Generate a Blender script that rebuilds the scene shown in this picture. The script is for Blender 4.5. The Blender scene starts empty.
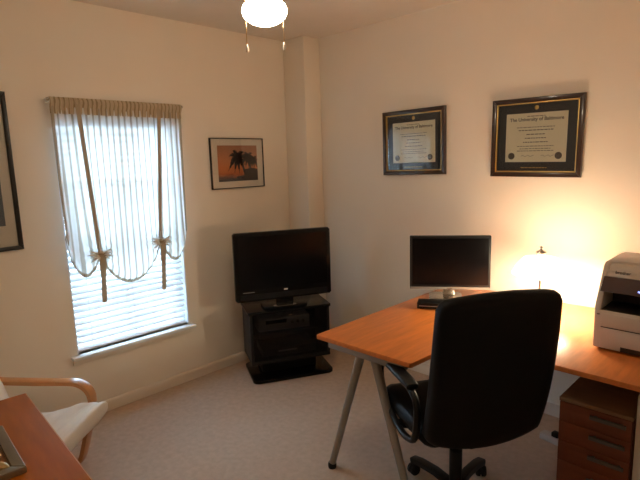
import bpy, bmesh, math, random
from mathutils import Vector, Matrix
random.seed(7)
S = bpy.context.scene
COL = S.collection
PI = math.pi

# ---------------------------------------------------------------- camera
cam_d = bpy.data.cameras.new('camera'); cam = bpy.data.objects.new('camera', cam_d); COL.objects.link(cam)
S.camera = cam
CAM = Vector((3.0415, -2.8598, 1.5143)); PITCH, YAW, ROLL, FPX = 0.15854, 0.78575, -0.03034, 496.16
_fw = Vector((-math.sin(YAW)*math.cos(PITCH), math.cos(YAW)*math.cos(PITCH), -math.sin(PITCH)))
_r = Vector((math.cos(YAW), math.sin(YAW), 0)); _u = _r.cross(_fw)
_r2 = _r*math.cos(ROLL) + _u*math.sin(ROLL); _u2 = _u*math.cos(ROLL) - _r*math.sin(ROLL)
_m = Matrix((_r2, _u2, -_fw)).transposed().to_4x4(); _m.translation = CAM
cam.matrix_world = _m
cam_d.sensor_width = 36; cam_d.sensor_fit = 'HORIZONTAL'; cam_d.lens = FPX/640*36; cam_d.clip_start = .02

# ---------------------------------------------------------------- world, exposure
W = bpy.data.worlds.new('world'); S.world = W; W.use_nodes = True
bg = W.node_tree.nodes['Background']
bg.inputs['Color'].default_value = (.60, .81, 1.0, 1); bg.inputs['Strength'].default_value = 13.0
vs = S.view_settings
vs.view_transform = 'Standard'; vs.look = 'None'; vs.gamma = 1; vs.use_curve_mapping = False; vs.exposure = 0.0
S.display_settings.display_device = 'sRGB'
S.cycles.use_denoising = True
S.cycles.max_bounces = 10; S.cycles.diffuse_bounces = 7; S.cycles.transparent_max_bounces = 24
S.cycles.sample_clamp_indirect = 15
FAN_LIGHT = 54.0; LAMP_SHADE = 23.0; LAMP_BULB = 13.0
WARM = (1.0, .80, .57)

# ---------------------------------------------------------------- material helpers
def lin(c): c /= 255; return c/12.92 if c <= .04045 else ((c+.055)/1.055)**2.4
def rgb(r, g, b): return (lin(r), lin(g), lin(b), 1)
def mat(name, col, rough=.5, metal=0, var=.06, scale=8, bump=0, bscale=200, coat=0, spec=.5, stretch=None):
    m = bpy.data.materials.new(name); m.use_nodes = True; nt = m.node_tree; N = nt.nodes; L = nt.links
    b = N['Principled BSDF']; b.inputs['Roughness'].default_value = rough; b.inputs['Metallic'].default_value = metal
    b.inputs['Coat Weight'].default_value = coat; b.inputs['Specular IOR Level'].default_value = spec
    tc = N.new('ShaderNodeTexCoord'); mp = N.new('ShaderNodeMapping'); L.new(tc.outputs['Object'], mp.inputs['Vector'])
    if stretch: mp.inputs['Scale'].default_value = stretch
    n = N.new('ShaderNodeTexNoise'); n.inputs['Scale'].default_value = scale; n.inputs['Detail'].default_value = 4
    L.new(mp.outputs[0], n.inputs['Vector'])
    r = N.new('ShaderNodeValToRGB'); r.color_ramp.elements[0].position = .3; r.color_ramp.elements[1].position = .7
    r.color_ramp.elements[0].color = tuple(max(0, c*(1-var)) for c in col[:3])+(1,)
    r.color_ramp.elements[1].color = tuple(min(1, c*(1+var)) for c in col[:3])+(1,)
    L.new(n.outputs['Fac'], r.inputs['Fac']); L.new(r.outputs['Color'], b.inputs['Base Color'])
    if bump:
        n2 = N.new('ShaderNodeTexNoise'); n2.inputs['Scale'].default_value = bscale; n2.inputs['Detail'].default_value = 3
        L.new(tc.outputs['Object'], n2.inputs['Vector'])
        bp = N.new('ShaderNodeBump'); bp.inputs['Strength'].default_value = bump; bp.inputs['Distance'].default_value = .004
        L.new(n2.outputs['Fac'], bp.inputs['Height']); L.new(bp.outputs[0], b.inputs['Normal'])
    return m
def glass(name, tint=(1, 1, 1), refl=.5, rough=.02):
    m = bpy.data.materials.new(name); m.use_nodes = True; nt = m.node_tree; N = nt.nodes; L = nt.links
    N.remove(N['Principled BSDF']); o = N['Material Output']
    t = N.new('ShaderNodeBsdfTransparent'); t.inputs['Color'].default_value = (*tint, 1)
    g = N.new('ShaderNodeBsdfGlossy'); g.inputs['Roughness'].default_value = rough
    f = N.new('ShaderNodeFresnel'); f.inputs['IOR'].default_value = 1.45
    mu = N.new('ShaderNodeMath'); mu.operation = 'MULTIPLY'; mu.inputs[1].default_value = refl
    L.new(f.outputs[0], mu.inputs[0])
    x = N.new('ShaderNodeMixShader'); L.new(mu.outputs[0], x.inputs['Fac']); L.new(t.outputs[0], x.inputs[1]); L.new(g.outputs[0], x.inputs[2])
    L.new(x.outputs[0], o.inputs['Surface'])
    return m
def emit(name, col, strength):
    m = bpy.data.materials.new(name); m.use_nodes = True; nt = m.node_tree; N = nt.nodes; L = nt.links
    b = N['Principled BSDF']; b.inputs['Base Color'].default_value = (.9, .9, .88, 1); b.inputs['Roughness'].default_value = .25
    b.inputs['Emission Color'].default_value = (*col, 1); b.inputs['Emission Strength'].default_value = strength
    return m
def fabric(name, base, stripe, trans, holes):
    """thin woven cloth: diffuse + translucent threads with gaps between them"""
    m = bpy.data.materials.new(name); m.use_nodes = True; nt = m.node_tree; N = nt.nodes; L = nt.links
    N.remove(N['Principled BSDF']); o = N['Material Output']
    uv = N.new('ShaderNodeUVMap'); wv = N.new('ShaderNodeTexWave'); wv.bands_direction = 'X'
    wv.inputs['Scale'].default_value = 6.6; wv.inputs['Distortion'].default_value = 1.6; wv.inputs['Detail'].default_value = 2.5; wv.inputs['Detail Scale'].default_value = 4.0
    mpg = N.new('ShaderNodeMapping'); mpg.inputs['Scale'].default_value = (1, .06, 1); L.new(uv.outputs[0], mpg.inputs['Vector'])
    L.new(mpg.outputs[0], wv.inputs['Vector'])
    r = N.new('ShaderNodeValToRGB'); r.color_ramp.elements[0].position = .06; r.color_ramp.elements[1].position = .34
    r.color_ramp.elements[0].color = stripe; r.color_ramp.elements[1].color = base
    L.new(wv.outputs['Fac'], r.inputs['Fac'])
    d = N.new('ShaderNodeBsdfDiffuse'); t = N.new('ShaderNodeBsdfTranslucent'); p = N.new('ShaderNodeBsdfTransparent')
    L.new(r.outputs[0], d.inputs['Color']); L.new(r.outputs[0], t.inputs['Color'])
    a = N.new('ShaderNodeMixShader'); a.inputs[0].default_value = trans; L.new(d.outputs[0], a.inputs[1]); L.new(t.outputs[0], a.inputs[2])
    h = N.new('ShaderNodeMath'); h.operation = 'MULTIPLY'; h.inputs[1].default_value = holes; L.new(wv.outputs['Fac'], h.inputs[0])
    c = N.new('ShaderNodeMixShader'); L.new(h.outputs[0], c.inputs[0]); L.new(a.outputs[0], c.inputs[1]); L.new(p.outputs[0], c.inputs[2])
    L.new(c.outputs[0], o.inputs['Surface'])
    return m

M = {}
M['wall'] = mat('wall_paint', (.84, .765, .655, 1), .75, var=.015, scale=3, bump=.08, bscale=350)
M['ceil'] = mat('ceiling_paint', (.72, .655, .57, 1), .85, var=.02, bump=.15, bscale=160)
M['trim'] = mat('trim_paint', (.76, .67, .56, 1), .4, var=.02)
M['carpet'] = mat('carpet', (.58, .445, .345, 1), .95, var=.07, scale=30, bump=.9, bscale=420, spec=.1)
M['white'] = mat('white_vinyl', (.82, .84, .86, 1), .35, var=.02)
M['slat'] = mat('blind_slat_white', (.86, .88, .90, 1), .4, var=.02)
M['glass'] = glass('window_glass', (.95, .98, 1), .6)
M['picglass'] = glass('picture_glass', (1, 1, 1), .9)
M['tintglass'] = glass('smoked_glass', (.58, .58, .60), .6, .04)
M['wood'] = mat('orange_beech_veneer', (.60, .185, .04, 1), .33, var=.14, scale=5, stretch=(9, 1.2, 9), coat=.15)
M['wood2'] = mat('orange_beech_table', (.36, .110, .008, 1), .5, var=.12, scale=5, stretch=(1.2, 9, 9), spec=.12)
M['woodedge'] = mat('pale_veneer_edge', (.60, .36, .19, 1), .45, var=.1)
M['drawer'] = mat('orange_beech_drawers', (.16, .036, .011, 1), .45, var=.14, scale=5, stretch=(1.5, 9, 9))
M['handle'] = mat('dark_grey_handle', (.10, .095, .09, 1), .4, metal=.3, var=.03)
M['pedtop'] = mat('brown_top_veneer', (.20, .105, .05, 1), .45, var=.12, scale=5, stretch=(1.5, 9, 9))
M['birch'] = mat('bent_birch', (.55, .25, .09, 1), .3, var=.12, scale=6, coat=.3)
M['silver'] = mat('silver_paint', (.30, .28, .25, 1), .4, metal=.35, var=.03)
M['chrome'] = mat('brushed_steel', (.62, .58, .53, 1), .25, metal=1, var=.03)
M['brass'] = mat('brass', (.75, .52, .25, 1), .25, metal=1, var=.03)
M['black'] = mat('black_plastic', (.008, .008, .009, 1), .45, var=.1, spec=.25)
M['blackgloss'] = mat('black_gloss', (.004, .004, .005, 1), .18, var=.05, spec=.25)
M['screen'] = mat('dark_screen', (.004, .004, .005, 1), .2, var=.05, spec=.22)
M['leather'] = mat('black_leather', (.0045, .0045, .0055, 1), .5, var=.15, bump=.12, bscale=260, spec=.13)
M['armplastic'] = mat('arm_black_plastic', (.006, .0065, .008, 1), .4, var=.08, spec=.25)
M['rubber'] = mat('black_rubber', (.01, .01, .01, 1), .8)
M['cloth'] = mat('cream_canvas', (.84, .79, .72, 1), .85, var=.04, scale=14, bump=.25, bscale=500, spec=.2)
M['frameblack'] = mat('black_frame', (.012, .011, .01, 1), .35)
M['framewood'] = mat('mahogany_frame', (.035, .016, .010, 1), .28, var=.25, scale=10, coat=.3)
M['gold'] = mat('gold_fillet', (.62, .42, .14, 1), .35, metal=.8)
M['navy'] = mat('navy_mat_board', (.035, .042, .055, 1), .8)
M['paper'] = mat('diploma_paper', (.92, .87, .68, 1), .7, var=.03)
M['ink'] = mat('faded_ink', (.12, .10, .08, 1), .8)
M['palink'] = mat('pale_ink', (.33, .29, .22, 1), .8)
M['matboard'] = mat('cream_mat_board', (.72, .66, .56, 1), .8, var=.02)
M['printer'] = mat('printer_grey', (.56, .50, .44, 1), .45, var=.02)
M['printer2'] = mat('printer_panel', (.055, .028, .028, 1), .25)
M['bay'] = mat('printer_bay', (.02, .014, .013, 1), .5)
M['ink2'] = mat('printer_lettering', (.10, .08, .075, 1), .6)
M['led'] = emit('blue_led', (.25, .3, 1), 3)
M['tvled'] = emit('orange_led', (1, .35, .08), .12)
M['sheer'] = fabric('striped_sheer', (.90, .89, .86, 1), (.47, .41, .33, 1), .60, .06)
M['sheer2'] = fabric('doubled_sheer', (.66, .54, .38, 1), (.42, .32, .20, 1), .40, .0)
M['strap'] = fabric('strap_cloth', (.62, .52, .38, 1), (.56, .46, .33, 1), .30, 0)
M['gathercloth'] = fabric('gathered_cloth', (.84, .79, .70, 1), (.80, .74, .64, 1), .5, 0)
M['hemcloth'] = fabric('hem_cloth', (.58, .50, .38, 1), (.42, .35, .25, 1), .36, 0)
M['fanbowl'] = emit('lit_opal_glass', (1, .84, .62), FAN_LIGHT)
M['shade'] = emit('lit_white_glass_shade', (1, .86, .60), LAMP_SHADE)
M['bulb'] = emit('lit_bulb', (1, .84, .58), 30)
M['fan'] = mat('fan_white', (.75, .70, .62, 1), .4)
M['ground'] = mat('outdoor_ground', (.34, .37, .40, 1), .9, var=.2, scale=.6)
M['tray'] = mat('pewter_tray', (.27, .24, .19, 1), .4, metal=.4, var=.15)
M['trayin'] = mat('tray_inlay', (.22, .10, .035, 1), .4, var=.2)
M['gstone'] = mat('gold_stone', (.62, .46, .22, 1), .3, metal=.5, var=.15)
M['greybox'] = mat('grey_metal_case', (.30, .28, .26, 1), .4, metal=.3)
M['greyart'] = mat('grey_blue_print', (.10, .125, .15, 1), .6, var=.55, scale=2.2)
def sunset():
    m = bpy.data.materials.new('sunset_print'); m.use_nodes = True; nt = m.node_tree; N = nt.nodes; L = nt.links
    b = N['Principled BSDF']; b.inputs['Roughness'].default_value = .6
    tc = N.new('ShaderNodeTexCoord'); sp = N.new('ShaderNodeSeparateXYZ'); L.new(tc.outputs['Generated'], sp.inputs[0])
    n = N.new('ShaderNodeTexNoise'); n.inputs['Scale'].default_value = 4; L.new(tc.outputs['Generated'], n.inputs['Vector'])
    ad = N.new('ShaderNodeMath'); ad.operation = 'MULTIPLY_ADD'; ad.inputs[1].default_value = .25
    L.new(n.outputs['Fac'], ad.inputs[0]); L.new(sp.outputs['Z'], ad.inputs[2])
    r = N.new('ShaderNodeValToRGB'); e = r.color_ramp.elements
    e[0].position = .12; e[0].color = rgb(72, 42, 36); e[1].position = 1.15 if False else 1.0; e[1].color = rgb(172, 118, 84)
    for p, c in ((.24, rgb(92, 48, 36)), (.34, rgb(182, 104, 58)), (.5, rgb(200, 124, 72)), (.75, rgb(192, 130, 88))):
        q = e.new(p); q.color = c
    L.new(ad.outputs[0], r.inputs['Fac']); L.new(r.outputs[0], b.inputs['Base Color'])
    return m
M['sunset'] = sunset()
M['silh'] = mat('palm_silhouette_print', rgb(38, 22, 22), .6)

# ---------------------------------------------------------------- mesh helpers
def box(bm, x0, x1, y0, y1, z0, z1, bev=0, seg=2):
    vs_ = [bm.verts.new(p) for p in ((x0,y0,z0),(x1,y0,z0),(x1,y1,z0),(x0,y1,z0),(x0,y0,z1),(x1,y0,z1),(x1,y1,z1),(x0,y1,z1))]
    fs = [bm.faces.new([vs_[i] for i in f]) for f in ((3,2,1,0),(4,5,6,7),(0,1,5,4),(1,2,6,5),(2,3,7,6),(3,0,4,7))]
    if bev:
        es = list({e for f in fs for e in f.edges})
        bmesh.ops.bevel(bm, geom=es, offset=bev, segments=seg, affect='EDGES', profile=.5)
def rbox(bm, c, s, r, n=8, fn=None):
    """rounded cushion-like box: centre c, full size s, edge radius r, n cells per side; fn deforms local points"""
    h = [v/2 for v in s]; rr = [min(r, v) for v in h]
    grid = {}
    def pt(a):
        key = tuple(round(v, 5) for v in a)
        if key in grid: return grid[key]
        p = []; q = []
        for i in range(3):
            x = a[i]*h[i]; lim = h[i]-rr[i]; k = max(-lim, min(lim, x)); p.append(k); q.append((x-k)/rr[i] if rr[i] > 0 else 0)
        L_ = math.sqrt(sum(v*v for v in q))
        if L_ > 1e-9:
            mx = max(abs(v) for v in q)
            q = [v/L_*mx for v in q]
        p = [p[i]+q[i]*rr[i] for i in range(3)]
        if fn: p = fn(*p)
        grid[key] = bm.verts.new((p[0]+c[0], p[1]+c[1], p[2]+c[2])); return grid[key]
    for ax in range(3):
        u, v = (ax+1) % 3, (ax+2) % 3
        for sg in (-1, 1):
            for i in range(n):
                for j in range(n):
                    q = []
                    for a, b in ((i, j), (i+1, j), (i+1, j+1), (i, j+1)):
                        w = [0, 0, 0]; w[ax] = sg; w[u] = -math.cos(PI*a/n)*.5-.0 if False else -1+2*a/n; w[v] = -1+2*b/n
                        q.append(pt(w))
                    if sg < 0: q.reverse()
                    bm.faces.new(q)
def prism(bm, pts, plane, a, b, bev=0, seg=2):
    """2-D outline extruded; plane 'xy' (a,b are z), 'yz' (a,b are x), 'xz' (a,b are y)"""
    f3 = {'xy': lambda p, t: (p[0], p[1], t), 'yz': lambda p, t: (t, p[0], p[1]), 'xz': lambda p, t: (p[0], t, p[1])}[plane]
    A = [bm.verts.new(f3(p, a)) for p in pts]; B = [bm.verts.new(f3(p, b)) for p in pts]
    n = len(pts); fs = [bm.faces.new(A), bm.faces.new(B[::-1])]
    for i in range(n): fs.append(bm.faces.new((A[i], B[i], B[(i+1) % n], A[(i+1) % n])))
    bmesh.ops.recalc_face_normals(bm, faces=fs)
    if bev:
        es = list(set(fs[0].edges) | set(fs[1].edges))
        bmesh.ops.bevel(bm, geom=es, offset=bev, segments=seg, affect='EDGES', profile=.5)
def tube(bm, path, r, n=10, closed=False, sq=None):
    """tube along a 3-D path; r number or list; sq=(rx,ry,up) makes a flat bar instead"""
    P = [Vector(p) for p in path]; k = len(P); rings = []
    prev = None
    for i, p in enumerate(P):
        if closed: t = (P[(i+1) % k]-P[i-1]).normalized()
        else: t = (P[min(i+1, k-1)]-P[max(i-1, 0)]).normalized()
        if sq: up = Vector(sq[2])
        else: up = prev if prev is not None else (Vector((0, 0, 1)) if abs(t.z) < .9 else Vector((1, 0, 0)))
        a = t.cross(up).normalized(); b = a.cross(t).normalized()
        if not sq: prev = b
        ri = r[i] if isinstance(r, (list, tuple)) else r
        ring = []
        for j in range(n):
            th = 2*PI*j/n; cx, cy = math.cos(th), math.sin(th)
            if sq:
                pw = .35
                cx = math.copysign(abs(cx)**pw, cx)*sq[0]; cy = math.copysign(abs(cy)**pw, cy)*sq[1]
            else: cx *= ri; cy *= ri
            ring.append(bm.verts.new(p+a*cx+b*cy))
        rings.append(ring)
    for i in range(k if closed else k-1):
        A, B = rings[i], rings[(i+1) % k]
        for j in range(n): bm.faces.new((A[j], A[(j+1) % n], B[(j+1) % n], B[j]))
    if not closed:
        bm.faces.new(rings[0][::-1]); bm.faces.new(rings[-1])
def lathe(bm, prof, c=(0, 0, 0), n=32, axis='z'):
    rings = []
    for r, z in prof:
        if r < 1e-6: rings.append([bm.verts.new((c[0], c[1], c[2]+z))])
        else: rings.append([bm.verts.new((c[0]+r*math.cos(2*PI*j/n), c[1]+r*math.sin(2*PI*j/n), c[2]+z)) for j in range(n)])
    for A, B in zip(rings, rings[1:]):
        for j in range(n):
            j2 = (j+1) % n
            if len(A) == 1 and len(B) == 1: continue
            if len(A) == 1: bm.faces.new((A[0], B[j2], B[j]))
            elif len(B) == 1: bm.faces.new((A[j], A[j2], B[0]))
            else: bm.faces.new((A[j], A[j2], B[j2], B[j]))
def smooth_path(pts, n=8, closed=False):
    P = [Vector(p) for p in pts]; out = []; k = len(P)
    for i in range(k if closed else k-1):
        if closed: a, b, c, d = P[i-1], P[i], P[(i+1) % k], P[(i+2) % k]
        else: a, b, c, d = P[max(i-1, 0)], P[i], P[i+1], P[min(i+2, k-1)]
        for j in range(n):
            t = j/n
            out.append(.5*((2*b)+(-a+c)*t+(2*a-5*b+4*c-d)*t*t+(-a+3*b-3*c+d)*t**3))
    if not closed: out.append(P[-1])
    return out
def obj(name, bm, m, parent=None, smooth=40, loc=None, rot=None):
    me = bpy.data.meshes.new(name)
    bmesh.ops.recalc_face_normals(bm, faces=bm.faces[:])
    bm.to_mesh(me); bm.free()
    if smooth:
        me.polygons.foreach_set('use_smooth', [True]*len(me.polygons)); me.set_sharp_from_angle(angle=math.radians(smooth))
    me.materials.append(M[m] if isinstance(m, str) else m)
    o = bpy.data.objects.new(name, me); COL.objects.link(o)
    if parent: o.parent = parent
    if loc: o.location = loc
    if rot: o.rotation_euler = rot
    return o
def nb(): return bmesh.new()
def bx(name, m, parent, *a, bev=0, seg=2):
    b = nb(); box(b, *a, bev=bev, seg=seg); return obj(name, b, m, parent)
def thing(name, label, cat, loc=(0, 0, 0), rz=0, group=None):
    o = bpy.data.objects.new(name, None); COL.objects.link(o); o.empty_display_size = .1
    o.location = loc; o.rotation_euler = (0, 0, rz); tag(o, label, cat, group); return o
def tag(o, label, cat, group=None):
    o['label'] = label; o['category'] = cat
    if group: o['group'] = group
    return o
def struct(o, label=None):
    o['kind'] = 'structure'
    if label: o['label'] = label
    return o
def text(name, body, size, m, parent, loc, rot, sx=1):
    c = bpy.data.curves.new(name, 'FONT'); c.body = body; c.size = size; c.align_x = 'CENTER'; c.align_y = 'CENTER'; c.extrude = .0003; c.offset = .0004
    tmp = bpy.data.objects.new(name, c); COL.objects.link(tmp); bpy.context.view_layer.update()
    me = bpy.data.meshes.new_from_object(tmp.evaluated_get(bpy.context.evaluated_depsgraph_get())); bpy.data.objects.remove(tmp)
    me.materials.clear(); me.materials.append(M[m]); o = bpy.data.objects.new(name, me); COL.objects.link(o); o.parent = parent; o.location = loc; o.rotation_euler = rot; o.scale = (sx, 1, 1)
    return o

# ================================================================ room shell
RX, RY, H, T = 3.40, -3.35, 2.44, .13
WY0, WY1, WZ0, WZ1 = -1.90, -1.145, .41, 1.80       # window opening in the left wall
struct(bx('floor', 'carpet', None, -T, RX+T, RY-T, T, -.1, 0), 'beige grey cut pile carpet')
struct(bx('ceiling', 'ceil', None, -T, RX+T, RY-T, T, H, H+.1), 'flat cream ceiling')
b = nb()
box(b, -T, 0, RY, WY0, 0, H); box(b, -T, 0, WY1, 0, 0, H); box(b, -T, 0, WY0, WY1, 0, WZ0); box(b, -T, 0, WY0, WY1, WZ1, H)
bmesh.ops.remove_doubles(b, verts=b.verts[:], dist=1e-4)
struct(obj('wall_left', b, 'wall', smooth=0), 'tan painted wall with the window')
struct(bx('wall_back', 'wall', None, -T, RX+T, 0, T, 0, H), 'tan painted wall behind the desk')
struct(bx('wall_right', 'wall', None, RX, RX+T, RY, 0, 0, H), 'tan painted wall at the desk end')
struct(bx('wall_front', 'wall', None, -T, RX+T, RY-T, RY, 0, H), 'tan painted wall behind the viewer')
CX, CY = .235, -.168
struct(bx('wall_corner', 'wall', None, 0, CX, CY, 0, 0, H, bev=.006), 'boxed-in chase filling the corner of the room')
def baseboard(name, pts):
    b = nb()
    (x0, y0), (x1, y1) = pts; d = Vector((x1-x0, y1-y0, 0)); L_ = d.length
    prism(b, [(0, 0), (.014, 0), (.014, .05), (.009, .062), (.004, .068), (0, .070)], 'yz', 0, L_)
    o = obj(name, b, 'trim', loc=(x0, y0, 0), rot=(0, 0, math.atan2(d.y, d.x))); struct(o); return o
baseboard('baseboard_left', ((0, CY), (0, RY)))
baseboard('baseboard_back', ((RX, 0), (CX, 0)))
for o_ in (S.objects['baseboard_left'], S.objects['baseboard_back']): pass
baseboard('baseboard_right', ((RX, RY), (RX, 0)))
baseboard('baseboard_front', ((0, RY), (RX, RY)))
baseboard('baseboard_corner', ((CX, CY), (0, CY)))

# ---------------------------------------------------------------- window
win = bpy.data.objects.new('window_1', None); COL.objects.link(win); win.location = (0, WY0, WZ0); struct(win, 'white sash window with bright daylight behind it')
ww, wh = WY1-WY0, WZ1-WZ0
def winpart(name, m, *a, bev=.003): return bx(name, m, win, *a, bev=bev)
fx0, fx1 = -.125, -.075
winpart('window_frame', 'white', fx0, fx1, 0, .03, 0, wh); winpart('window_frame', 'white', fx0, fx1, ww-.03, ww, 0, wh)
winpart('window_frame', 'white', fx0, fx1, .03, ww-.03, wh-.03, wh); winpart('window_frame', 'white', fx0, fx1, .03, ww-.03, 0, .018)
winpart('meeting_rail', 'white', fx0+.006, fx1-.004, .03, ww-.03, .67, .71)
winpart('muntin', 'white', fx0+.01, fx1-.012, .03, ww-.03, 1.0, 1.02)
winpart('muntin', 'white', fx0+.01, fx1-.012, .03, ww-.03, .34, .36)
winpart('muntin', 'white', fx0+.012, fx1-.014, ww/2-.01, ww/2+.01, .03, wh-.03)
winpart('pane', 'glass', -.103, -.099, .03, ww-.03, .018, .67, bev=0); winpart('pane', 'glass', -.103, -.099, .03, ww-.03, .71, wh-.03, bev=0)
winpart('jamb_liner', 'white', -.075, -.001, 0, .008, 0, wh, bev=0); winpart('jamb_liner', 'white', -.075, -.001, ww-.008, ww, 0, wh, bev=0)
winpart('jamb_liner', 'white', -.075, -.001, .008, ww-.008, wh-.008, wh, bev=0)
winpart('window_sill', 'white', -.075, .052, -.040, ww+.026, -.022, 0, bev=.006)
winpart('window_apron', 'wall', 0.0005, .010, -.03, ww+.015, -.062, -.022, bev=.003)

g = bx('ground', 'ground', None, -40, -T-.5, -30, 30, -3.2, -3.0); struct(g, 'ground outside the window')

# ================================================================ window blind
bl = thing('window_blind', 'white horizontal slatted blind lowered inside the window', 'blind', (-.038, WY0, WZ0))
bx('headrail', 'slat', bl, -.024, .024, .012, ww-.012, wh-.045, wh-.009, bev=.003)
bx('bottom_rail', 'slat', bl, -.018, .018, .014, ww-.014, .003, .017, bev=.004)
b = nb(); n_s = 5
prof = [(-.024+.048*i/n_s, .0035*(1-((i-n_s/2)/(n_s/2))**2)) for i in range(n_s+1)]
pts = prof+[(x, z-.0022) for x, z in prof[::-1]]
prism(b, pts, 'xz', .014, ww-.014)
slat0 = obj('slat', b, 'slat', bl)
tilt = math.radians(24)
zs = []; z = .027
while z < wh-.06: zs.append(z); z += .0385
for i, z in enumerate(zs):
    s = slat0 if i == 0 else slat0.copy()
    if i: COL.objects.link(s)
    s.parent = bl; s.location = (0, 0, z); s.rotation_euler = (0, tilt, 0)
for yy in (.10, ww/2, ww-.10):
    b = nb(); tube(b, [(.0255, yy, .02), (.0255, yy, wh-.03)], .0012, 6); obj('lift_cord', b, 'slat', bl)

# ================================================================ tie-up shade curtain
cu = thing('curtain', 'sheer striped tie-up curtain gathered in swags over the window', 'curtain', (0, 0, 0))
TY0, TY1, TZ = -1.916, -1.128, 1.888
out = smooth_path([(-1.922, 1.12, 0), (-1.893, .97, 0), (-1.838, .890, 0), (-1.778, .918, 0), (-1.738, 1.008, 0)], 16)
mid_ = smooth_path([(-1.738, 1.008, 0), (-1.700, .908, 0), (-1.635, .835, 0), (-1.560, .808, 0), (-1.475, .835, 0), (-1.395, .925, 0), (-1.352, 1.035, 0)], 16)
rgt = smooth_path([(-1.352, 1.035, 0), (-1.318, .950, 0), (-1.270, .900, 0), (-1.225, .912, 0), (-1.190, .975, 0), (-1.175, 1.05, 0)], 16)
def samp(P, t):
    f = t*(len(P)-1); i = min(int(f), len(P)-2); return P[i].lerp(P[i+1], f-i)
U1, U2 = .195, .795
def bottom(u):
    if u < U1: return samp(out, u/U1)
    if u < U2: return samp(mid_, (u-U1)/(U2-U1))
    return samp(rgt, (u-U2)/(1-U2))
TIES = ((-1.738, 1.008), (-1.352, 1.035))
def cloth_point(u, v):
    bt = bottom(u); ty = TY0+(TY1-TY0)*u
    e = v**1.15
    y = ty+(bt.x-ty)*(v**1.6); z = TZ+(bt.y-TZ)*v
    x = .052+.004*math.sin(u*2*PI*19+.6*math.sin(9*u))*(1-.25*v)
    seg = min(1, abs(u-U1)/.16) if abs(u-U1) < abs(u-U2) else min(1, abs(u-U2)/.16)
    x += .055*(v**2.2)*seg+.028*v*v*(1-seg)
    # gathers radiating from each tie
    for (ky, kz) in TIES:
        d = math.hypot(y-ky, z-kz)
        if d < .16:
            a = math.atan2(z-kz, y-ky); x += .008*math.sin(a*13)*(1-d/.16)*min(1, d/.03)
    # soft roll-under at the lower hem
    if v > .94: x -= .03*((v-.94)/.06)**2*seg
    return Vector((x, y, z))
NU, NV = 300, 70
b = nb(); uvl = b.loops.layers.uv.new('UVMap')
V = [[b.verts.new(cloth_point(i/NU, .03+.97*j/NV)) for j in range(NV+1)] for i in range(NU+1)]
for i in range(NU):
    for j in range(NV):
        f = b.faces.new((V[i][j], V[i+1][j], V[i+1][j+1], V[i][j+1]))
        for l, (a, c) in zip(f.loops, ((i, j), (i+1, j), (i+1, j+1), (i, j+1))): l[uvl].uv = (a/NU, c/NV)
obj('sheer_panel', b, 'sheer', cu, smooth=180)
b = nb(); uvl = b.loops.layers.uv.new('UVMap')       # gathered heading, doubled cloth, with the rod sleeve
N2 = 260
rows = [(1.812, .000), (1.848, .003), (1.868, .014), (1.884, .016), (1.893, .010), (1.902, .003)]
VV = [[b.verts.new((.0535+dx+.0035*math.sin(i*.85)*(1 if k in (0, 5) else .6), TY0-.002+(TY1-TY0+.004)*i/N2, z)) for k, (z, dx) in enumerate(rows)] for i in range(N2+1)]
for i in range(N2):
    for k in range(len(rows)-1):
        f = b.faces.new((VV[i][k], VV[i+1][k], VV[i+1][k+1], VV[i][k+1]))
        for l, a in zip(f.loops, (i, i+1, i+1, i)): l[uvl].uv = (a/N2*1.5, k/5)
hd = obj('heading', b, 'sheer2', cu, smooth=180)
def band(name, f, n, m_='hemcloth'):                  # turned hem: a doubled strip of cloth just proud of the panel
    b = nb(); uvl = b.loops.layers.uv.new('UVMap')
    R_ = [[b.verts.new(f(i/n, k/3)) for k in range(4)] for i in range(n+1)]
    for i in range(n):
        for k in range(3):
            fc = b.faces.new((R_[i][k], R_[i+1][k], R_[i+1][k+1], R_[i][k+1]))
            for l, a in zip(fc.loops, (i, i+1, i+1, i)): l[uvl].uv = (a/n*6, 0)
    return obj(name, b, m_, cu, smooth=180)
def low_hem(t, k):
    p0, p1 = cloth_point(t, 1.0), cloth_point(t, .93); d = (p1-p0).normalized()
    return p0+d*(.024*k-.004)+Vector((.003+.003*math.sin(k*PI)+.0025*math.sin(t*260), 0, 0))
band('hem', low_hem, 260)
for u0 in (0, .978):
    band('side_hem', lambda t, k, u0=u0: cloth_point(u0+.022*k, .03+.95*t)+Vector((.003, 0, 0)), 60)
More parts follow.
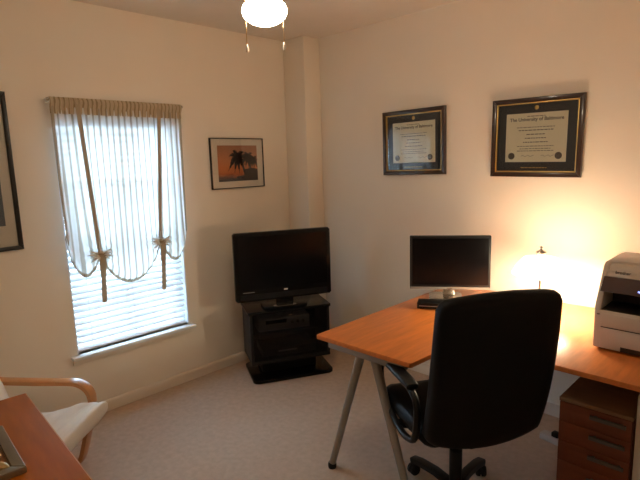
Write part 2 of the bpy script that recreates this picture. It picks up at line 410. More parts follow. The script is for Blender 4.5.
for (ky, kz), ty, uu in zip(TIES, (-1.777, -1.283), (U1, U2)):
    b = nb(); path = []
    for k in range(25):
        t = k/24; path.append((.066+.012*t*t+.006*math.sin(PI*t), ty+(ky-ty)*t, 1.893+(kz+.012-1.893)*t))
    tube(b, path, .01, 12, sq=(.0125, .0018, (1, 0, 0))); obj('tie_strap', b, 'strap', cu)
    b = nb(); rbox(b, (.087, ky, kz), (.034, .040, .034), .014, 6, lambda x, y, z: (x*(1+.25*math.sin(z*260)), y*(1+.12*math.sin(z*260)), z)); obj('knot', b, 'strap', cu)
    ln = .285 if ky < -1.5 else .315
    b = nb(); q0 = []; q1 = []; 
    for q in range(13):                               # one broad ribbon tail, narrowing to its end
        t = q/12; cy_ = ky+.006-.012*t; hw = .020-.008*t+.002*math.sin(t*9); zz = kz-.006-ln*t; xx = .100-.012*t
        q0.append([b.verts.new((xx+dx, cy_+sy*hw, zz)) for dx, sy in ((.003, -1), (.008, 0), (.003, 1), (0, 1), (.004, 0), (0, -1))])
    for A_, B_ in zip(q0, q0[1:]):
        for k in range(6): b.faces.new((A_[k], A_[(k+1) % 6], B_[(k+1) % 6], B_[k]))
    b.faces.new(q0[0]); b.faces.new(q0[-1][::-1]); obj('tie_tail', b, 'strap', cu)
    for k in range(11):                               # pleats of cloth drawn into the knot
        a_ = PI*(-.16+1.32*k/10)+PI; b = nb(); cy_, sy_ = math.cos(a_), math.sin(a_); f_ = 1+.12*math.sin(k*2.7)
        tube(b, [(.086, ky+cy_*.010, kz+sy_*.006), (.098, ky+cy_*.028*f_, kz+sy_*.020*f_), (.097, ky+cy_*.052*f_, kz+sy_*.040*f_), (.088, ky+cy_*.074*f_, kz+sy_*.056*f_)], [.0045, .0075, .0060, .0015], 8); obj('gather', b, 'gathercloth', cu)
rod = thing('curtain_rod', 'slim white curtain rod with a small shiny end cap', 'curtain rod', (.052, 0, 1.884))
b = nb(); tube(b, [(0, -1.922, 0), (0, -1.120, 0)], .005, 12); obj('rod', b, 'white', rod)
for yy, s in ((-1.923, -1), (-1.119, 1)):
    b = nb(); lathe(b, [(0, -.011), (.006, -.009), (.010, -.003), (.010, .003), (.006, .009), (0, .011)], (0, 0, 0), 14)
    obj('finial', b, 'chrome', rod, loc=(0, yy, .004), rot=(PI/2, 0, 0))
    bx('bracket', 'white', rod, -.0518, -.004, yy-.004-.004*s, yy+.004-.004*s, -.012, .012)

# ================================================================ pictures on the left wall
def frame_bars(root, m, w, h, fw, d, name='frame_bar', lip=.5):
    """four mitred bars around a w x h opening measured on the outside; local x along width, z up, y=0 the wall, -y the room"""
    for k in range(4):
        L_ = w if k % 2 == 0 else h
        b = nb()
        A = [(-L_/2, 0), (L_/2, 0), (L_/2-fw, fw), (-L_/2+fw, fw)]
        prism(b, A, 'xz', -d, 0, bev=min(.004, fw*.25))
        off = {0: (0, 0, -h/2), 1: (w/2, 0, 0), 2: (0, 0, h/2), 3: (-w/2, 0, 0)}[k]
        obj(name, b, m, root, loc=off, rot=(0, -PI/2*k, 0))
def quad(name, m, root, w, h, y, cx=0, cz=0, t=.001):
    return bx(name, m, root, cx-w/2, cx+w/2, y, y+t, cz-h/2, cz+h/2)
LEFTROT = PI/2        # turns a picture built on the back wall (facing -y) to face +x
p = thing('framed_print', 'large black-framed grey-blue print cut off at the left beside window', 'picture', (.002, -2.46, 1.502), LEFTROT)
frame_bars(p, 'frameblack', .69, .828, .022, .024)
quad('backing', 'frameblack', p, .66, .80, -.006, t=.004); quad('mat_board', 'matboard', p, .65, .79, -.010)
quad('print', 'greyart', p, .55, .60, -.0115, cz=.02); quad('glass_pane', 'picglass', p, .65, .79, -.016)
p = thing('framed_photo', 'small thin-framed sunset photo with palm tree above the television', 'picture', (.002, -.660, 1.513), LEFTROT)
frame_bars(p, 'frameblack', .470, .362, .0055, .020)
quad('backing', 'frameblack', p, .46, .352, -.006, t=.004); quad('mat_board', 'matboard', p, .458, .350, -.010)
quad('photo_print', 'sunset', p, .352, .258, -.0115)
b = nb()                                              # palm printed on the photograph
def flat(pts): b.faces.new([b.verts.new((x, -.0119, z)) for x, z in pts])
tr = smooth_path([(.062, -.129, 0), (.050, -.06, 0), (.028, .0, 0), (-.004, .05, 0)], 6)
for a_, c_ in zip(tr, tr[1:]): flat([(a_.x-.007, a_.y), (a_.x+.007, a_.y), (c_.x+.006, c_.y), (c_.x-.006, c_.y)])
for hx, hz, sc in ((-.004, .052, 1), (.088, .052, .72), (.14, .03, .6)):
    for k in range(11):
        an = 2*PI*k/11+.3; L_ = sc*(.085+.02*math.sin(k*2.3)); pr = (hx, hz)
        for q in range(1, 7):
            t = q/6; cx_, cz_ = hx+math.cos(an)*L_*t, hz+math.sin(an)*L_*t-.05*sc*t*t
            cx_ = max(-.175, min(.175, cx_)); cz_ = max(-.128, min(.128, cz_))
            wd = sc*.017*math.sin(PI*min(1, t*.8+.15))
            nx, nz = -(cz_-pr[1]), cx_-pr[0]; ll = math.hypot(nx, nz) or 1
            if ll > 1e-4: flat([(pr[0]+nx/ll*wd, min(.128, pr[1]+nz/ll*wd)), (pr[0]-nx/ll*wd, pr[1]-nz/ll*wd), (cx_-nx/ll*wd*.7, cz_-nz/ll*wd*.7), (cx_+nx/ll*wd*.7, min(.128, cz_+nz/ll*wd*.7))])
            pr = (cx_, cz_)
for x0, x1, z0, z1 in ((.05, .176, -.129, -.035), (-.02, .176, -.129, -.085), (-.176, .05, -.129, -.105), (.10, .116, -.05, .05)): flat([(x0, z0), (x1, z0), (x1, z1-.01), ((x0+x1)/2, z1), (x0, z1-.012)])
obj('palm_print', b, 'silh', p, smooth=0)
quad('glass_pane', 'picglass', p, .456, .348, -.014)

# ================================================================ diplomas on the back wall
def diploma(name, label, x, z, w, h, rz):
    p = thing(name, label, 'diploma', (x, -.001, z), 0, 'framed diplomas above the desk'); p.rotation_euler = (0, rz, 0)
    frame_bars(p, 'framewood', w, h, .026, .026)
    w2, h2 = w-.050, h-.050
    p2 = bpy.data.objects.new('fillet', None); p2.empty_display_size = .05; COL.objects.link(p2); p2.parent = p; p2.location = (0, 0, 0)
    frame_bars(p2, 'gold', w2, h2, .008, .020, 'fillet_bar')
    quad('backing', 'frameblack', p, w2, h2, -.005, t=.004); quad('mat_board', 'navy', p, w2, h2, -.009)
    pw, ph = .336, .270
    pa = quad('certificate', 'paper', p, pw, ph, -.0105, cz=.0)
    R = (PI/2, 0, 0)
    text('lettering', 'The University of Baltimore', 0.0262, 'ink', pa, (0, -.0108, ph/2-.035), R, 1.0)
    rows = [(.15, .058, 'palink'), (.21, .078, 'palink'), (.19, .094, 'ink'), (.10, .117, 'ink'), (.115, .138, 'ink'), (.135, .160, 'ink'), (.20, .182, 'palink'), (.17, .196, 'palink'), (.20, .208, 'palink')]
    rows[0] = (.10, .018, 'palink')
    for L_, dz, mm in rows:                           # lines of print too small to read: broken ink strokes
        b = nb(); xx = -L_/2
        while xx < L_/2-.004:
            ln = min(random.uniform(.008, .022), L_/2-xx); box(b, xx, xx+ln, -.0108, -.0105, ph/2-dz-.0022, ph/2-dz+.0022); xx += ln+.004
        obj('print_line', b, mm, pa, smooth=0)
    for sx, mm in ((-pw/2+.036, 'ink'), (pw/2-.040, 'ink')):
        b = nb(); lathe(b, [(0, .0008), (.012, .0008), (.014, .0014), (.018, .0014), (.019, 0)], n=28); obj('seal', b, mm, pa, loc=(sx, -.0105, -ph/2+.034), rot=(PI/2, 0, 0))
    for sx in (-.075, .035):
        b = nb(); tube(b, [(sx+.01*q, -.0108, -ph/2+.034+.005*math.sin(q*2.1)) for q in range(8)], .0012, 5); obj('signature', b, 'palink', pa)
    b = nb(); lathe(b, [(0, .0016), (.008, .0014), (.011, .0004), (.012, 0)], n=24); obj('gold_emblem', b, 'gold', p, loc=(0, -.009, h2/2-.030), rot=(PI/2, 0, 0))
    b = nb(); xx = -.075
    while xx < .07:
        ln = random.uniform(.008, .02); box(b, xx, xx+ln, -.0094, -.009, -h2/2+.024, -h2/2+.029); xx += ln+.004
    obj('gold_caption', b, 'gold', p, smooth=0)
    quad('glass_pane', 'picglass', p, w2-.01, h2-.01, -.014)
    return p
diploma('framed_diploma', 'framed diploma over the computer monitor, navy mat and dark wood frame', 1.104, 1.617, .492, .430, math.radians(-.6))
diploma('framed_diploma', 'framed diploma over the desk lamp, gold-lined dark frame with navy mat', 1.911, 1.606, .500, .436, math.radians(.7))

# ================================================================ ceiling fan with light
fan = thing('ceiling_fan', 'white ceiling fan light with glowing round bowl and pull chains', 'ceiling light', (1.579, -1.645, 0))
b = nb(); lathe(b, [(0, H), (.075, H), (.075, H-.02), (.055, H-.05), (.02, H-.055), (.02, H-.07), (.12, H-.075), (.135, H-.10), (.135, H-.16), (.10, H-.19), (.055, H-.20), (.055, 2.15), (.062, 2.14), (.050, 2.092), (.0, 2.092)], n=40)
obj('motor_housing', b, 'fan', fan)
for k in range(5):
    a = 2*PI*k/5+.55
    b = nb(); prism(b, [(.16, -.035), (.22, -.055), (.45, -.065), (.505, -.045), (.515, 0), (.505, .045), (.45, .065), (.22, .055), (.16, .035)], 'xy', -.004, .004, bev=.002)
    bd = obj('blade', b, 'fan', fan, loc=(0, 0, H-.135), rot=(math.radians(10), 0, a))
    b = nb(); prism(b, [(.10, -.016), (.20, -.022), (.24, 0), (.20, .022), (.10, .016)], 'xy', -.009, -.004); obj('blade_iron', b, 'brass', bd)
b = nb(); R0, Z0, RZ = .081, 2.051, .050
lathe(b, [(R0*math.cos(t), Z0+RZ*math.sin(t)) for t in [(-90+148*i/24)*PI/180 for i in range(25)]][0:], n=40)
obj('glass_bowl', b, 'fanbowl', fan)
cdir = Vector((CAM.x-1.579, CAM.y+1.645, 0)).normalized(); cside = Vector((-cdir.y, cdir.x, 0))
for s, zl in ((-.066, 1.908), (.064, 1.914)):
    px, py = (cdir*.068+cside*s).x, (cdir*.068+cside*s).y
    b = nb()
    tube(b, [(px*.6, py*.6, 2.125), (px*.95, py*.95, 2.122), (px, py, 2.11), (px, py, zl+.012)], .0014, 6); ch = obj('pull_chain', b, 'brass', fan)
    b = nb(); lathe(b, [(0, .016), (.0025, .014), (.0045, .004), (.0062, -.004), (.0050, -.011), (0, -.013)], (px, py, zl), 14); obj('pull_knob', b, 'fan', ch)

# ================================================================ television on its stand
TVA = math.atan2(.8908, .4545); TVO = (.43, -.93, 0)
st = thing('tv_stand', 'black corner television stand with smoked glass door and floor plate', 'tv stand', TVO, TVA)
def rounded(x0, x1, y0, y1, r, n=6):
    o_ = []
    for cx_, cy_, a0 in ((x1-r, y0+r, -90), (x1-r, y1-r, 0), (x0+r, y1-r, 90), (x0+r, y0+r, 180)):
        for k in range(n+1):
            a = math.radians(a0+90*k/n); o_.append((cx_+r*math.cos(a), cy_+r*math.sin(a)))
    return o_
b = nb(); prism(b, rounded(0, .585, 0, .375, .045), 'xy', .002, .024, bev=.003); obj('floor_plate', b, 'blackgloss', st)
bx('column', 'black', st, .09, .49, .14, .33, .024, .12)
bx('bottom_panel', 'black', st, 0, .575, .05, .36, .12, .145, bev=.002)
bx('side_panel', 'black', st, 0, .018, .05, .36, .145, .485, bev=.002); bx('side_panel', 'black', st, .557, .575, .05, .36, .145, .485, bev=.002)
bx('back_panel', 'black', st, .018, .557, .345, .36, .145, .485)
bx('shelf', 'black', st, .018, .557, .075, .345, .315, .330)
b = nb(); prism(b, rounded(-.012, .587, .038, .37, .02), 'xy', .485, .503, bev=.003); obj('top_panel', b, 'blackgloss', st)
dr = bx('door', 'tintglass', st, .02, .555, .052, .057, .15, .48); bx('door_pull', 'chrome', dr, .275, .300, .046, .052, .455, .462)
rc = thing('receiver', 'grey receiver on the upper shelf inside the television stand', 'receiver', TVO, TVA)
bx('case', 'greybox', rc, .07, .44, .10, .32, .338, .43, bev=.003)
for fx in (.09, .40):
    for fy in (.12, .28): bx('foot', 'rubber', rc, fx, fx+.025, fy, fy+.025, .330, .338)
bx('display', 'screen', rc, .12, .27, .098, .10, .39, .415)
for k in range(3):
    b = nb(); lathe(b, [(0, .012), (.010, .012), (.012, 0)], n=18); obj('knob', b, 'chrome', rc, loc=(.31+.04*k, .10, .39), rot=(PI/2, 0, 0))
dv = thing('disc_player', 'slim black disc player on the lower shelf of the television stand', 'disc player', TVO, TVA)
bx('case', 'black', dv, .09, .48, .10, .33, .152, .205, bev=.003); bx('disc_tray', 'greybox', dv, .20, .34, .097, .10, .178, .190)
for fx in (.11, .44):
    for fy in (.12, .29): bx('foot', 'rubber', dv, fx, fx+.02, fy, fy+.02, .145, .152)
tv = thing('television', 'flat black television on the corner stand', 'television', TVO, TVA)
tx0, tx1, tz0, tz1, ty0 = -.077, .613, .566, 1.046, .100
b = nb(); prism(b, [(tx0, tz0+.012), (tx0+.012, tz0), (tx1-.012, tz0), (tx1, tz0+.012), (tx1, tz1-.012), (tx1-.012, tz1), (tx0+.012, tz1), (tx0, tz1-.012)], 'xz', ty0, ty0+.045, bev=.006); body = obj('casing', b, 'blackgloss', tv)
bx('rear_bulge', 'black', tv, tx0+.08, tx1-.08, ty0+.045, ty0+.085, tz0+.05, tz1-.06, bev=.015)
bx('screen', 'screen', tv, tx0+.030, tx1-.030, ty0-.002, ty0, tz0+.085, tz1-.028)
bx('speaker_grille', 'black', tv, tx0+.03, tx1-.03, ty0-.0015, ty0, tz0+.012, tz0+.05)
bx('standby_light', 'tvled', tv, .262, .288, ty0-.0025, ty0, tz0+.062, tz0+.070)
bx('brand_strip', 'greybox', tv, tx0+.05, tx0+.13, ty0-.002, ty0, tz0+.064, tz0+.068)
bx('neck', 'blackgloss', tv, .21, .33, ty0+.01, ty0+.045, .520, tz0+.004, bev=.004)
b = nb(); prism(b, rounded(.11, .43, .065, .25, .05), 'xy', .5035, .519, bev=.004); ft = obj('foot', b, 'blackgloss', tv)
b = nb(); prism(b, rounded(.18, .345, .072, .115, .02), 'xy', .519, .5225, bev=.001); obj('foot_trim', b, 'chrome', ft)

# ================================================================ corner desk
DZ = .70
dk = thing('corner_desk', 'L-shaped corner desk with orange beech top and silver A-legs', 'desk', (0, 0, 0))
inner = [(1.962, -1.16), (1.968, -1.10), (1.990, -1.03), (2.04, -.972), (2.12, -.940), (2.22, -.928)]
pts = [(1.423, -.045), (1.423, -1.282), (1.428, -1.288), (1.948, -1.282), (1.955, -1.274)]+inner+[(3.08, -.928), (3.08, -.045)]
b = nb(); prism(b, pts, 'xy', DZ-.022, DZ, bev=.003); obj('desktop', b, 'wood', dk)
def legtube(p0, p1, r0=.021, r1=.0165):
    b = nb(); tube(b, [p0, p1], [r0, r1], 16); lg = obj('leg', b, 'silver', dk)
    b = nb(); lathe(b, [(0, 0), (.0195, 0), (.021, .006), (.021, .022), (.017, .03), (0, .03)], (p1[0], p1[1], 0), 18); obj('foot', b, 'rubber', lg)
def aframe(xa, xb, y, wa, wb):
    legtube((wa, y, .645), (xa, y, .018)); legtube((wb, y, .645), (xb, y, .018))
aframe(1.455, 1.925, -1.236, 1.655, 1.735)
bx('end_rail', 'silver', dk, 1.475, 1.90, -1.262, -1.215, .640, DZ-.022, bev=.004)
bx('side_rail', 'silver', dk, 1.475, 1.515, -1.215, -.10, .650, DZ-.022, bev=.004)
bx('back_rail', 'silver', dk, 1.515, 3.03, -.14, -.10, .650, DZ-.022, bev=.004)
bx('front_rail', 'silver', dk, 2.30, 3.03, -.70, -.66, .650, DZ-.022, bev=.004)
legtube((1.52, -.125, .65), (1.50, -.115, .018))
bx('support_panel', 'printer', dk, 2.660, 2.684, -.895, -.15, 0, .650, bev=.002)
legtube((3.03, -.845, .645), (3.04, -.885, .018)); legtube((3.03, -.30, .645), (3.04, -.12, .018))

# ---------------------------------------------------------------- drawer unit
PX0, PX1, PF, PB, PT = 2.392, 2.650, -.885, -.36, .556
pd = thing('drawer_unit', 'orange wooden drawer unit with grey bar handles under the desk', 'drawer unit', (PX0, PF, 0))
pw, pdp = PX1-PX0, PB-PF
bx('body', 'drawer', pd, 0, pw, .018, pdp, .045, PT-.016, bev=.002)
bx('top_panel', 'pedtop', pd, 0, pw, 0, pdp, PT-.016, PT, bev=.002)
for x in (.035, pw-.035):
    for y in (.05, pdp-.05):
        b = nb(); lathe(b, [(0, -.011), (.020, -.011), (.0225, -.006), (.0225, .006), (.020, .011), (0, .011)], n=18); w_ = obj('castor', b, 'rubber', pd, loc=(x, y, .0225), rot=(0, PI/2, 0))
zt = PT-.018
dhs = (.083, .084, .086, .112, .112); 
for dh in dhs:
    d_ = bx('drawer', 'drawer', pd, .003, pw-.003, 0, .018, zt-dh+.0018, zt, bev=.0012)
    hz = zt-.020 if dh < .1 else zt-.03
    b = nb(); box(b, .118, .240, -.022, -.014, hz-.010, hz+.006, bev=.002); box(b, .130, .140, -.015, .001, hz-.006, hz+.002); box(b, .218, .228, -.015, .001, hz-.006, hz+.002)
    obj('handle', b, 'handle', d_); zt -= dh

# ================================================================ printer
pr = thing('printer', 'grey beige multifunction printer at the right end of the desk', 'printer', (2.434, -.650, DZ))
PW, PD = .385, .36
b = nb(); box(b, 0, PW, 0, PD, .008, .170, bev=.008, seg=3); base = obj('base', b, 'printer', pr)
bx('paper_tray', 'printer', pr, .028, PW-.028, -.004, .02, .010, .098, bev=.004)
bx('tray_slot', 'bay', pr, .105, PW-.105, -.0045, .0, .010, .030)
bx('front_cover', 'printer', pr, .028, PW-.028, -.003, .02, .102, .160, bev=.003)
bx('seam', 'bay', pr, .028, PW-.028, -.0008, .004, .0985, .1015)
bx('status_mark', 'ink2', pr, .012, .022, -.0008, .0, .150, .155)
slope = lambda z: max(0, (z-.175)*.58)
side = [(0, .168), (slope(.20), .20), (slope(.32), .32), (slope(.343)+.004, .342), (slope(.35)+.02, .352), (PD, .354), (PD, .168)]
for x0, x1 in ((0, .024), (PW-.024, PW)):
    b = nb(); prism(b, side, 'yz', x0, x1, bev=.004); obj('side_wall', b, 'printer', pr)
hp_ = [(slope(.252), .252), (slope(.32), .32), (slope(.343)+.004, .342), (slope(.35)+.02, .352), (PD, .354), (PD, .252)]
b = nb(); prism(b, hp_, 'yz', .024, PW-.024); hdp = obj('scanner_head', b, 'printer', pr)
b = nb(); prism(b, [(.125, .354), (.135, .361), (PD-.01, .361), (PD, .354)], 'yz', .015, PW-.015, bev=.003); obj('scanner_lid', b, 'printer', pr)
bx('output_bay', 'bay', pr, .024, PW-.024, .17, PD, .168, .253)
bx('bay_floor', 'bay', pr, .024, PW-.024, .008, .17, .168, .172)
cp = nb(); prism(cp, [(slope(.250)-.026, .246), (slope(.300)-.008, .300), (slope(.300)+.02, .300), (slope(.252)+.02, .252)], 'yz', .012, PW-.012, bev=.003); cpo = obj('control_panel', cp, 'printer2', pr)
bx('display', 'led', cpo, .146, .160, .026, .036, .258, .263)
for k in range(5):
    b = nb(); lathe(b, [(0, .004), (.006, .004), (.007, 0)], n=14); obj('button', b, 'greybox', cpo, loc=(.19+.03*k, slope(.272)-.015, .272), rot=(math.radians(62), 0, 0))
text('lettering', 'brother', .018, 'ink2', hdp, (.078, slope(.318)-.0014, .318), (math.radians(60), 0, 0))
for x in (.02, PW-.045):
    for y in (.02, PD-.045): bx('foot', 'rubber', pr, x, x+.025, y, y+.025, 0, .009)

# ================================================================ desk lamp
LX, LY = 2.096, -.350
lp = thing('desk_lamp', 'lit desk lamp with white glass dome shade and steel stem', 'lamp', (LX, LY, DZ))
b = nb(); lathe(b, [(0, 0), (.075, 0), (.078, .006), (.072, .014), (.03, .020), (.012, .030), (0, .030)], n=36); obj('base', b, 'chrome', lp)
b = nb(); tube(b, [(0, 0, .025), (0, 0, .326)], .0055, 12); obj('stem', b, 'chrome', lp)
b = nb()
dome = [(.020, .308), (.050, .302), (.083, .295), (.110, .262), (.126, .232), (.134, .219)]
lathe(b, dome+[(r_-.003, z_-.002) for r_, z_ in dome[::-1]], n=40); obj('lamp_shade', b, 'shade', lp)
b = nb(); lathe(b, [(.026, .326), (.022, .334), (.010, .338), (.006, .344), (.009, .350), (.006, .357), (0, .360)], n=20); obj('finial', b, 'chrome', lp)
for s in (-1, 1):
    b = nb(); lathe(b, [(0, -.030), (.014, -.024), (.020, -.008), (.018, .008), (.011, .022), (.011, .032), (0, .032)], (.036*s, 0, .257), 18); obj('bulb', b, 'bulb', lp)
    b = nb(); tube(b, [(.0, 0, .295), (.036*s, 0, .295), (.036*s, 0, .285)], .006, 8); obj('lamp_holder', b, 'chrome', lp)
ld = bpy.data.lights.new('desk_lamp_light', 'POINT'); ld.energy = LAMP_BULB; ld.color = (1, .82, .55); ld.shadow_soft_size = .03
lo = bpy.data.objects.new('bulb_light', ld); COL.objects.link(lo); lo.parent = lp; lo.location = (0, .014, .219)

# ================================================================ monitor and box
MA = math.radians(35)
mo = thing('computer_monitor', 'black widescreen computer monitor with silver lower bezel on the desk', 'monitor', (1.572, -.334, DZ), MA)
b = nb(); prism(b, rounded(-.115, .075, -.095, .085, .03), 'xy', 0, .010, bev=.004); obj('base', b, 'chrome', mo)
b = nb(); prism(b, [(-.034, .010), (.034, .010), (.026, .10), (-.026, .10)], 'xz', .012, .032, bev=.004); obj('neck', b, 'chrome', mo)
mw0, mw1, mz0, mz1 = -.226, .228, .052, .366
b = nb(); box(b, mw0, mw1, -.022, .012, mz0, mz1, bev=.004); obj('casing', b, 'black', mo)
bx('screen', 'screen', mo, mw0+.016, mw1-.012, -.0235, -.022, mz0+.028, mz1-.014)
bx('lower_bezel', 'greybox', mo, mw0+.002, mw1-.002, -.0245, -.022, mz0+.001, mz0+.014)
bx('side_bezel', 'handle', mo, mw0+.009, mw0+.011, -.0240, -.022, mz0+.014, mz1-.006)
bx('brand_mark', 'chrome', mo, -.015, .015, -.0250, -.0244, mz0+.005, mz0+.010)
db = thing('docking_box', 'low black box lying on the desk in front of monitor', 'electronics box', (1.562, -.652, DZ), math.radians(28))
bx('case', 'black', db, 0, .22, 0, .085, .004, .038, bev=.004)
bx('front_strip', 'greybox', db, .012, .208, -.0012, 0, .018, .022)
for x in (.015, .185):
    for y in (.012, .055): bx('foot', 'rubber', db, x, x+.02, y, y+.02, 0, .005)

# ================================================================ office chair
OCA = math.atan2(.85, .527)
oc = thing('office_chair', 'black leather high-back office swivel chair seen from behind', 'office chair', (2.045, -1.075, 0), OCA)
# local: +y faces the desk corner, back at -y
def back_fn(x, y, z):
    t = (z+.32)/.64                                   # 0 bottom, 1 top
    w = 1-.03*(1-t)**3-.03*t**4
    y2 = y*(1.0-.25*t)-.115*t-.018*math.sin(PI*t)      # recline
    y2 += .20*x*x
    if t > .5: z -= .55*x*x*((t-.5)*2)**2*.5
    if t < .4: z += .75*x*x*((.4-t)/.4)**2
    return (x*w, y2, z)
b = nb(); rbox(b, (0, -.195, .728), (.496, .105, .640), .046, 16, back_fn); obj('backrest', b, 'leather', oc)
def pad_fn(x, y, z):
    t = (z+.25)/.5
    return (x, y-.115*t-.018*math.sin(PI*t)+.20*x*x+.012*math.sin(3.2*PI*t), z)
b = nb(); rbox(b, (0, -.140, .745), (.40, .07, .50), .034, 12, pad_fn); obj('back_cushion', b, 'leather', oc)
def seat_fn(x, y, z):
    return (x*(1-.10*max(0, -y/.25)**2), y, z-.025*max(0, y/.24)**3+.12*x*x)
b = nb(); rbox(b, (0, .045, .445), (.49, .47, .105), .05, 12, seat_fn); obj('seat', b, 'leather', oc)
bx('seat_plate', 'black', oc, -.14, .14, -.10, .16, .372, .397, bev=.006)
bx('back_bracket', 'black', oc, -.035, .035, -.175, -.08, .378, .392, bev=.003)
for s in (-1, 1):
    X = s*.252
    loop = smooth_path([(X, -.125, .43), (X, -.155, .52), (X, -.145, .60), (X, -.06, .632), (X, .08, .640), (X, .19, .622), (X, .235, .565), (X, .20, .49), (X, .10, .425), (X, -.02, .398)], 6, closed=True)
    b = nb(); tube(b, loop, .014, 10, closed=True, sq=(.021, .012, (1, 0, 0)) if False else None); ar = obj('armrest', b, 'armplastic', oc)
    b = nb(); rbox(b, (X, .03, .648), (.056, .30, .030), .014, 8, lambda x, y, z: (x, y, z-.5*max(0, abs(y)-.05)**2)); obj('arm_pad', b, 'armplastic', ar)
    b = nb(); tube(b, [(X, .04, .408), (s*.10, .04, .384)], .012, 8, sq=(.012, .022, (0, 1, 0))); obj('arm_strut', b, 'black', ar)
b = nb(); lathe(b, [(0, .05), (.038, .05), (.040, .075), (.034, .108), (.027, .112), (.027, .27), (.018, .275), (.018, .372), (0, .372)], n=24); obj('gas_column', b, 'black', oc)
star0 = math.radians(35.4)
for k in range(5):
    a = star0+2*PI*k/5
    b = nb(); tube(b, [(.02, 0, .092), (.12, 0, .098), (.22, 0, .088), (.272, 0, .074)], .02, 10, sq=(.021, .016, (0, 0, 1))); sp = obj('base_arm', b, 'armplastic', oc, rot=(0, 0, a))
    b = nb(); lathe(b, [(0, -.024), (.020, -.024), (.026, -.018), (.026, -.004), (.018, -.003), (.018, .003), (.026, .004), (.026, .018), (.020, .024), (0, .024)], n=20)
    obj('castor', b, 'rubber', sp, loc=(0.270, 0, .0265), rot=(PI/2, 0, .5+k))
    b = nb(); tube(b, [(0.270, 0, .030), (0.270, 0, .078)], .008, 8); obj('castor_stem', b, 'black', sp)

# ================================================================ floor adapter by the wall
ad = thing('power_strip', 'pale power strip with black plug on carpet behind the chair', 'power strip', (2.165, -.285, 0), math.radians(-10))
bx('housing', 'printer', ad, -.055, .055, -.025, .025, 0, .036, bev=.006)
bx('plug', 'black', ad, .005, .042, -.018, .018, .036, .062, bev=.006)
b = nb(); tube(b, smooth_path([(.052, 0, .015), (.12, -.02, .006), (.24, .05, .005), (.26, .16, .005), (.20, .24, .005)], 8), .004, 8); obj('cord', b, 'black', ad)

# ================================================================ bentwood armchair
e_ = Vector((.753, .658, 0)).normalized(); n_ = Vector((.658, -.753, 0)).normalized()
AW = .575
ao = Vector((.495, -2.083, 0))+n_*(AW/2)
ac = thing('armchair', 'bentwood armchair with cream cushion below the window', 'armchair', ao, math.atan2(-e_.x, e_.y))
def bent(path, w, t, name, x, parent=ac):
    P = smooth_path([(x, y, z) for y, z in path], 8)
    b = nb(); tube(b, P, .01, 12, sq=(w/2, t/2, (1, 0, 0)) if False else (t/2, w/2, (1, 0, 0))); return obj(name, b, 'birch', parent)
for s in (-1, 1):
    X = s*AW/2
    bent([(-.56, .470), (-.40, .461), (-.20, .456), (-.02, .455), (.035, .442), (.068, .412), (.080, .372), (.074, .32), (.038, .18), (-.002, .05), (-.03, .022), (-.08, .014), (-.30, .013), (-.52, .013)], .056, .024, 'arm_frame', X)
    bent([(-.52, .028), (-.555, .05), (-.585, .12), (-.60, .25), (-.59, .38), (-.565, .456)], .050, .022, 'rear_leg', X)
    XI = s*(AW/2-.040)
    bent([(.10, .335), (.02, .300), (-.12, .262), (-.26, .232), (-.33, .245), (-.38, .31), (-.43, .44), (-.53, .72), (-.62, .98)], .022, .028, 'seat_rail', XI)
for y, z in ((.03, .285), (-.32, .225), (-.50, .62), (-.61, .95)):
    b = nb(); box(b, -AW/2+.03, AW/2-.03, y-.022, y+.022, z-.010, z+.010, bev=.004); obj('cross_rail', b, 'birch', ac)
b = nb(); box(b, -AW/2, AW/2, -.565, -.535, .03, .055, bev=.004); obj('cross_rail', b, 'birch', ac)
def cushion(name, top, thick, width, n=30):
    P = smooth_path([(0, y, z) for y, z in top], 8); k = len(P)
    b = nb(); rings = []
    m_ = 28
    for i, p_ in enumerate(P):
        t = (P[min(i+1, k-1)]-P[max(i-1, 0)]).normalized(); nrm = Vector((0, -t.z, t.y))
        if nrm.z < 0 and abs(nrm.y) < .6: nrm = -nrm
        s_ = i/(k-1); endr = min(1, math.sqrt(max(0, 1-(1-min(1, min(s_, 1-s_)/.045))**2)))
        th = thick*(.25+.75*endr)*(1+.06*math.sin(i*.9)); ww_ = width*(.97+.03*endr)
        ring = []
        for j in range(m_):
            a = 2*PI*j/m_; cx_ = math.copysign(abs(math.cos(a))**.28, math.cos(a)); cz_ = math.copysign(abs(math.sin(a))**.55, math.sin(a))
            w3 = p_+Vector((1, 0, 0))*cx_*ww_/2+nrm*(cz_*th/2-thick/2)
            w3.z += .006*math.sin(cx_*7+i*.35)*endr
            ring.append(b.verts.new(w3))
        rings.append(ring)
    for A, B in zip(rings, rings[1:]):
        for j in range(m_): b.faces.new((A[j], A[(j+1) % m_], B[(j+1) % m_], B[j]))
    b.faces.new(rings[0]); b.faces.new(rings[-1][::-1])
    return obj(name, b, 'cloth', ac, smooth=60)
cushion('seat_cushion', [(-.31, .300), (-.20, .318), (-.05, .348), (.06, .372), (.13, .386), (.185, .380)], .085, AW-.060)
cushion('back_cushion', [(-.60, 1.03), (-.535, .90), (-.46, .74), (-.38, .56), (-.325, .43), (-.300, .33)], .060, AW-.060)

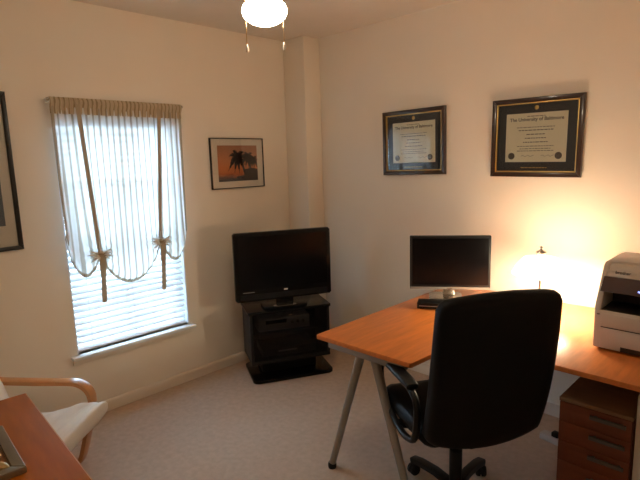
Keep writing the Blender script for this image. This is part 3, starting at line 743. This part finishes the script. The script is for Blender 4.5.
# ================================================================ table in the near left corner
TZT = .75
tb = thing('side_table', 'orange-brown wooden table in the lower left foreground', 'table', (1.162, -2.449, 0), math.radians(-2.5))
TW, TD = 1.10, .66
bx('tabletop', 'wood2', tb, 0, TW, -TD, 0, TZT-.022, TZT, bev=.002)
bx('edge_band', 'woodedge', tb, 0.002, TW-.002, -.001, .0022, TZT-.021, TZT-.0005)
for x in (.06, TW-.06):
    for y in (-.06, -TD+.06):
        b = nb(); tube(b, [(x, y, TZT-.022), (x, y, .012)], [.022, .018], 16); lg = obj('leg', b, 'silver', tb)
        b = nb(); lathe(b, [(0, 0), (.02, 0), (.021, .012), (0, .014)], (x, y, 0), 16); obj('foot', b, 'rubber', lg)
for y in (-.07, -TD+.05): bx('apron_rail', 'silver', tb, .05, TW-.05, y, y+.02, TZT-.062, TZT-.022)
ty = thing('decorative_tray', 'square pewter tray with brown inlay on the foreground table', 'tray', (1.395, -2.568, TZT), math.radians(-2.5))
TS = .285
bx('inlay', 'trayin', ty, .01, TS-.01, -TS+.01, -.01, .001, .010)
for k in range(4):
    b = nb(); prism(b, [(-TS/2, 0), (TS/2, 0), (TS/2-.028, .028), (-TS/2+.028, .028)], 'xy', 0, .020, bev=.004)
    cx_, cy_ = TS/2, -TS/2
    o_ = obj('rim', b, 'tray', ty, loc=(cx_+(TS/2)*math.sin(k*PI/2), cy_-(TS/2)*math.cos(k*PI/2), 0), rot=(0, 0, k*PI/2))
gl = ['round gold stone on the pewter tray, farthest from its near corner', 'smallest round gold stone on the pewter tray, between the other two', 'long narrow gold stone at the near corner of the pewter tray']
for (x, y, a, bb, c, rz), lb in zip(((.118, -.052, .016, .014, .012, .2), (.160, -.055, .013, .012, .010, 1.0), (.218, -.052, .024, .010, .008, .3)), gl):
    b = nb(); bmesh.ops.create_icosphere(b, subdivisions=3, radius=1)
    for v in b.verts: v.co = Vector((v.co.x*a*(1+.1*math.sin(v.co.y*4)), v.co.y*bb, v.co.z*c))
    o_ = obj('gold_stone', b, 'gstone', None, smooth=180, loc=(1.412+x, -2.570+y, TZT+.010+c-.0005), rot=(0, 0, rz)); tag(o_, lb, 'stone', 'gold stones on the tray')
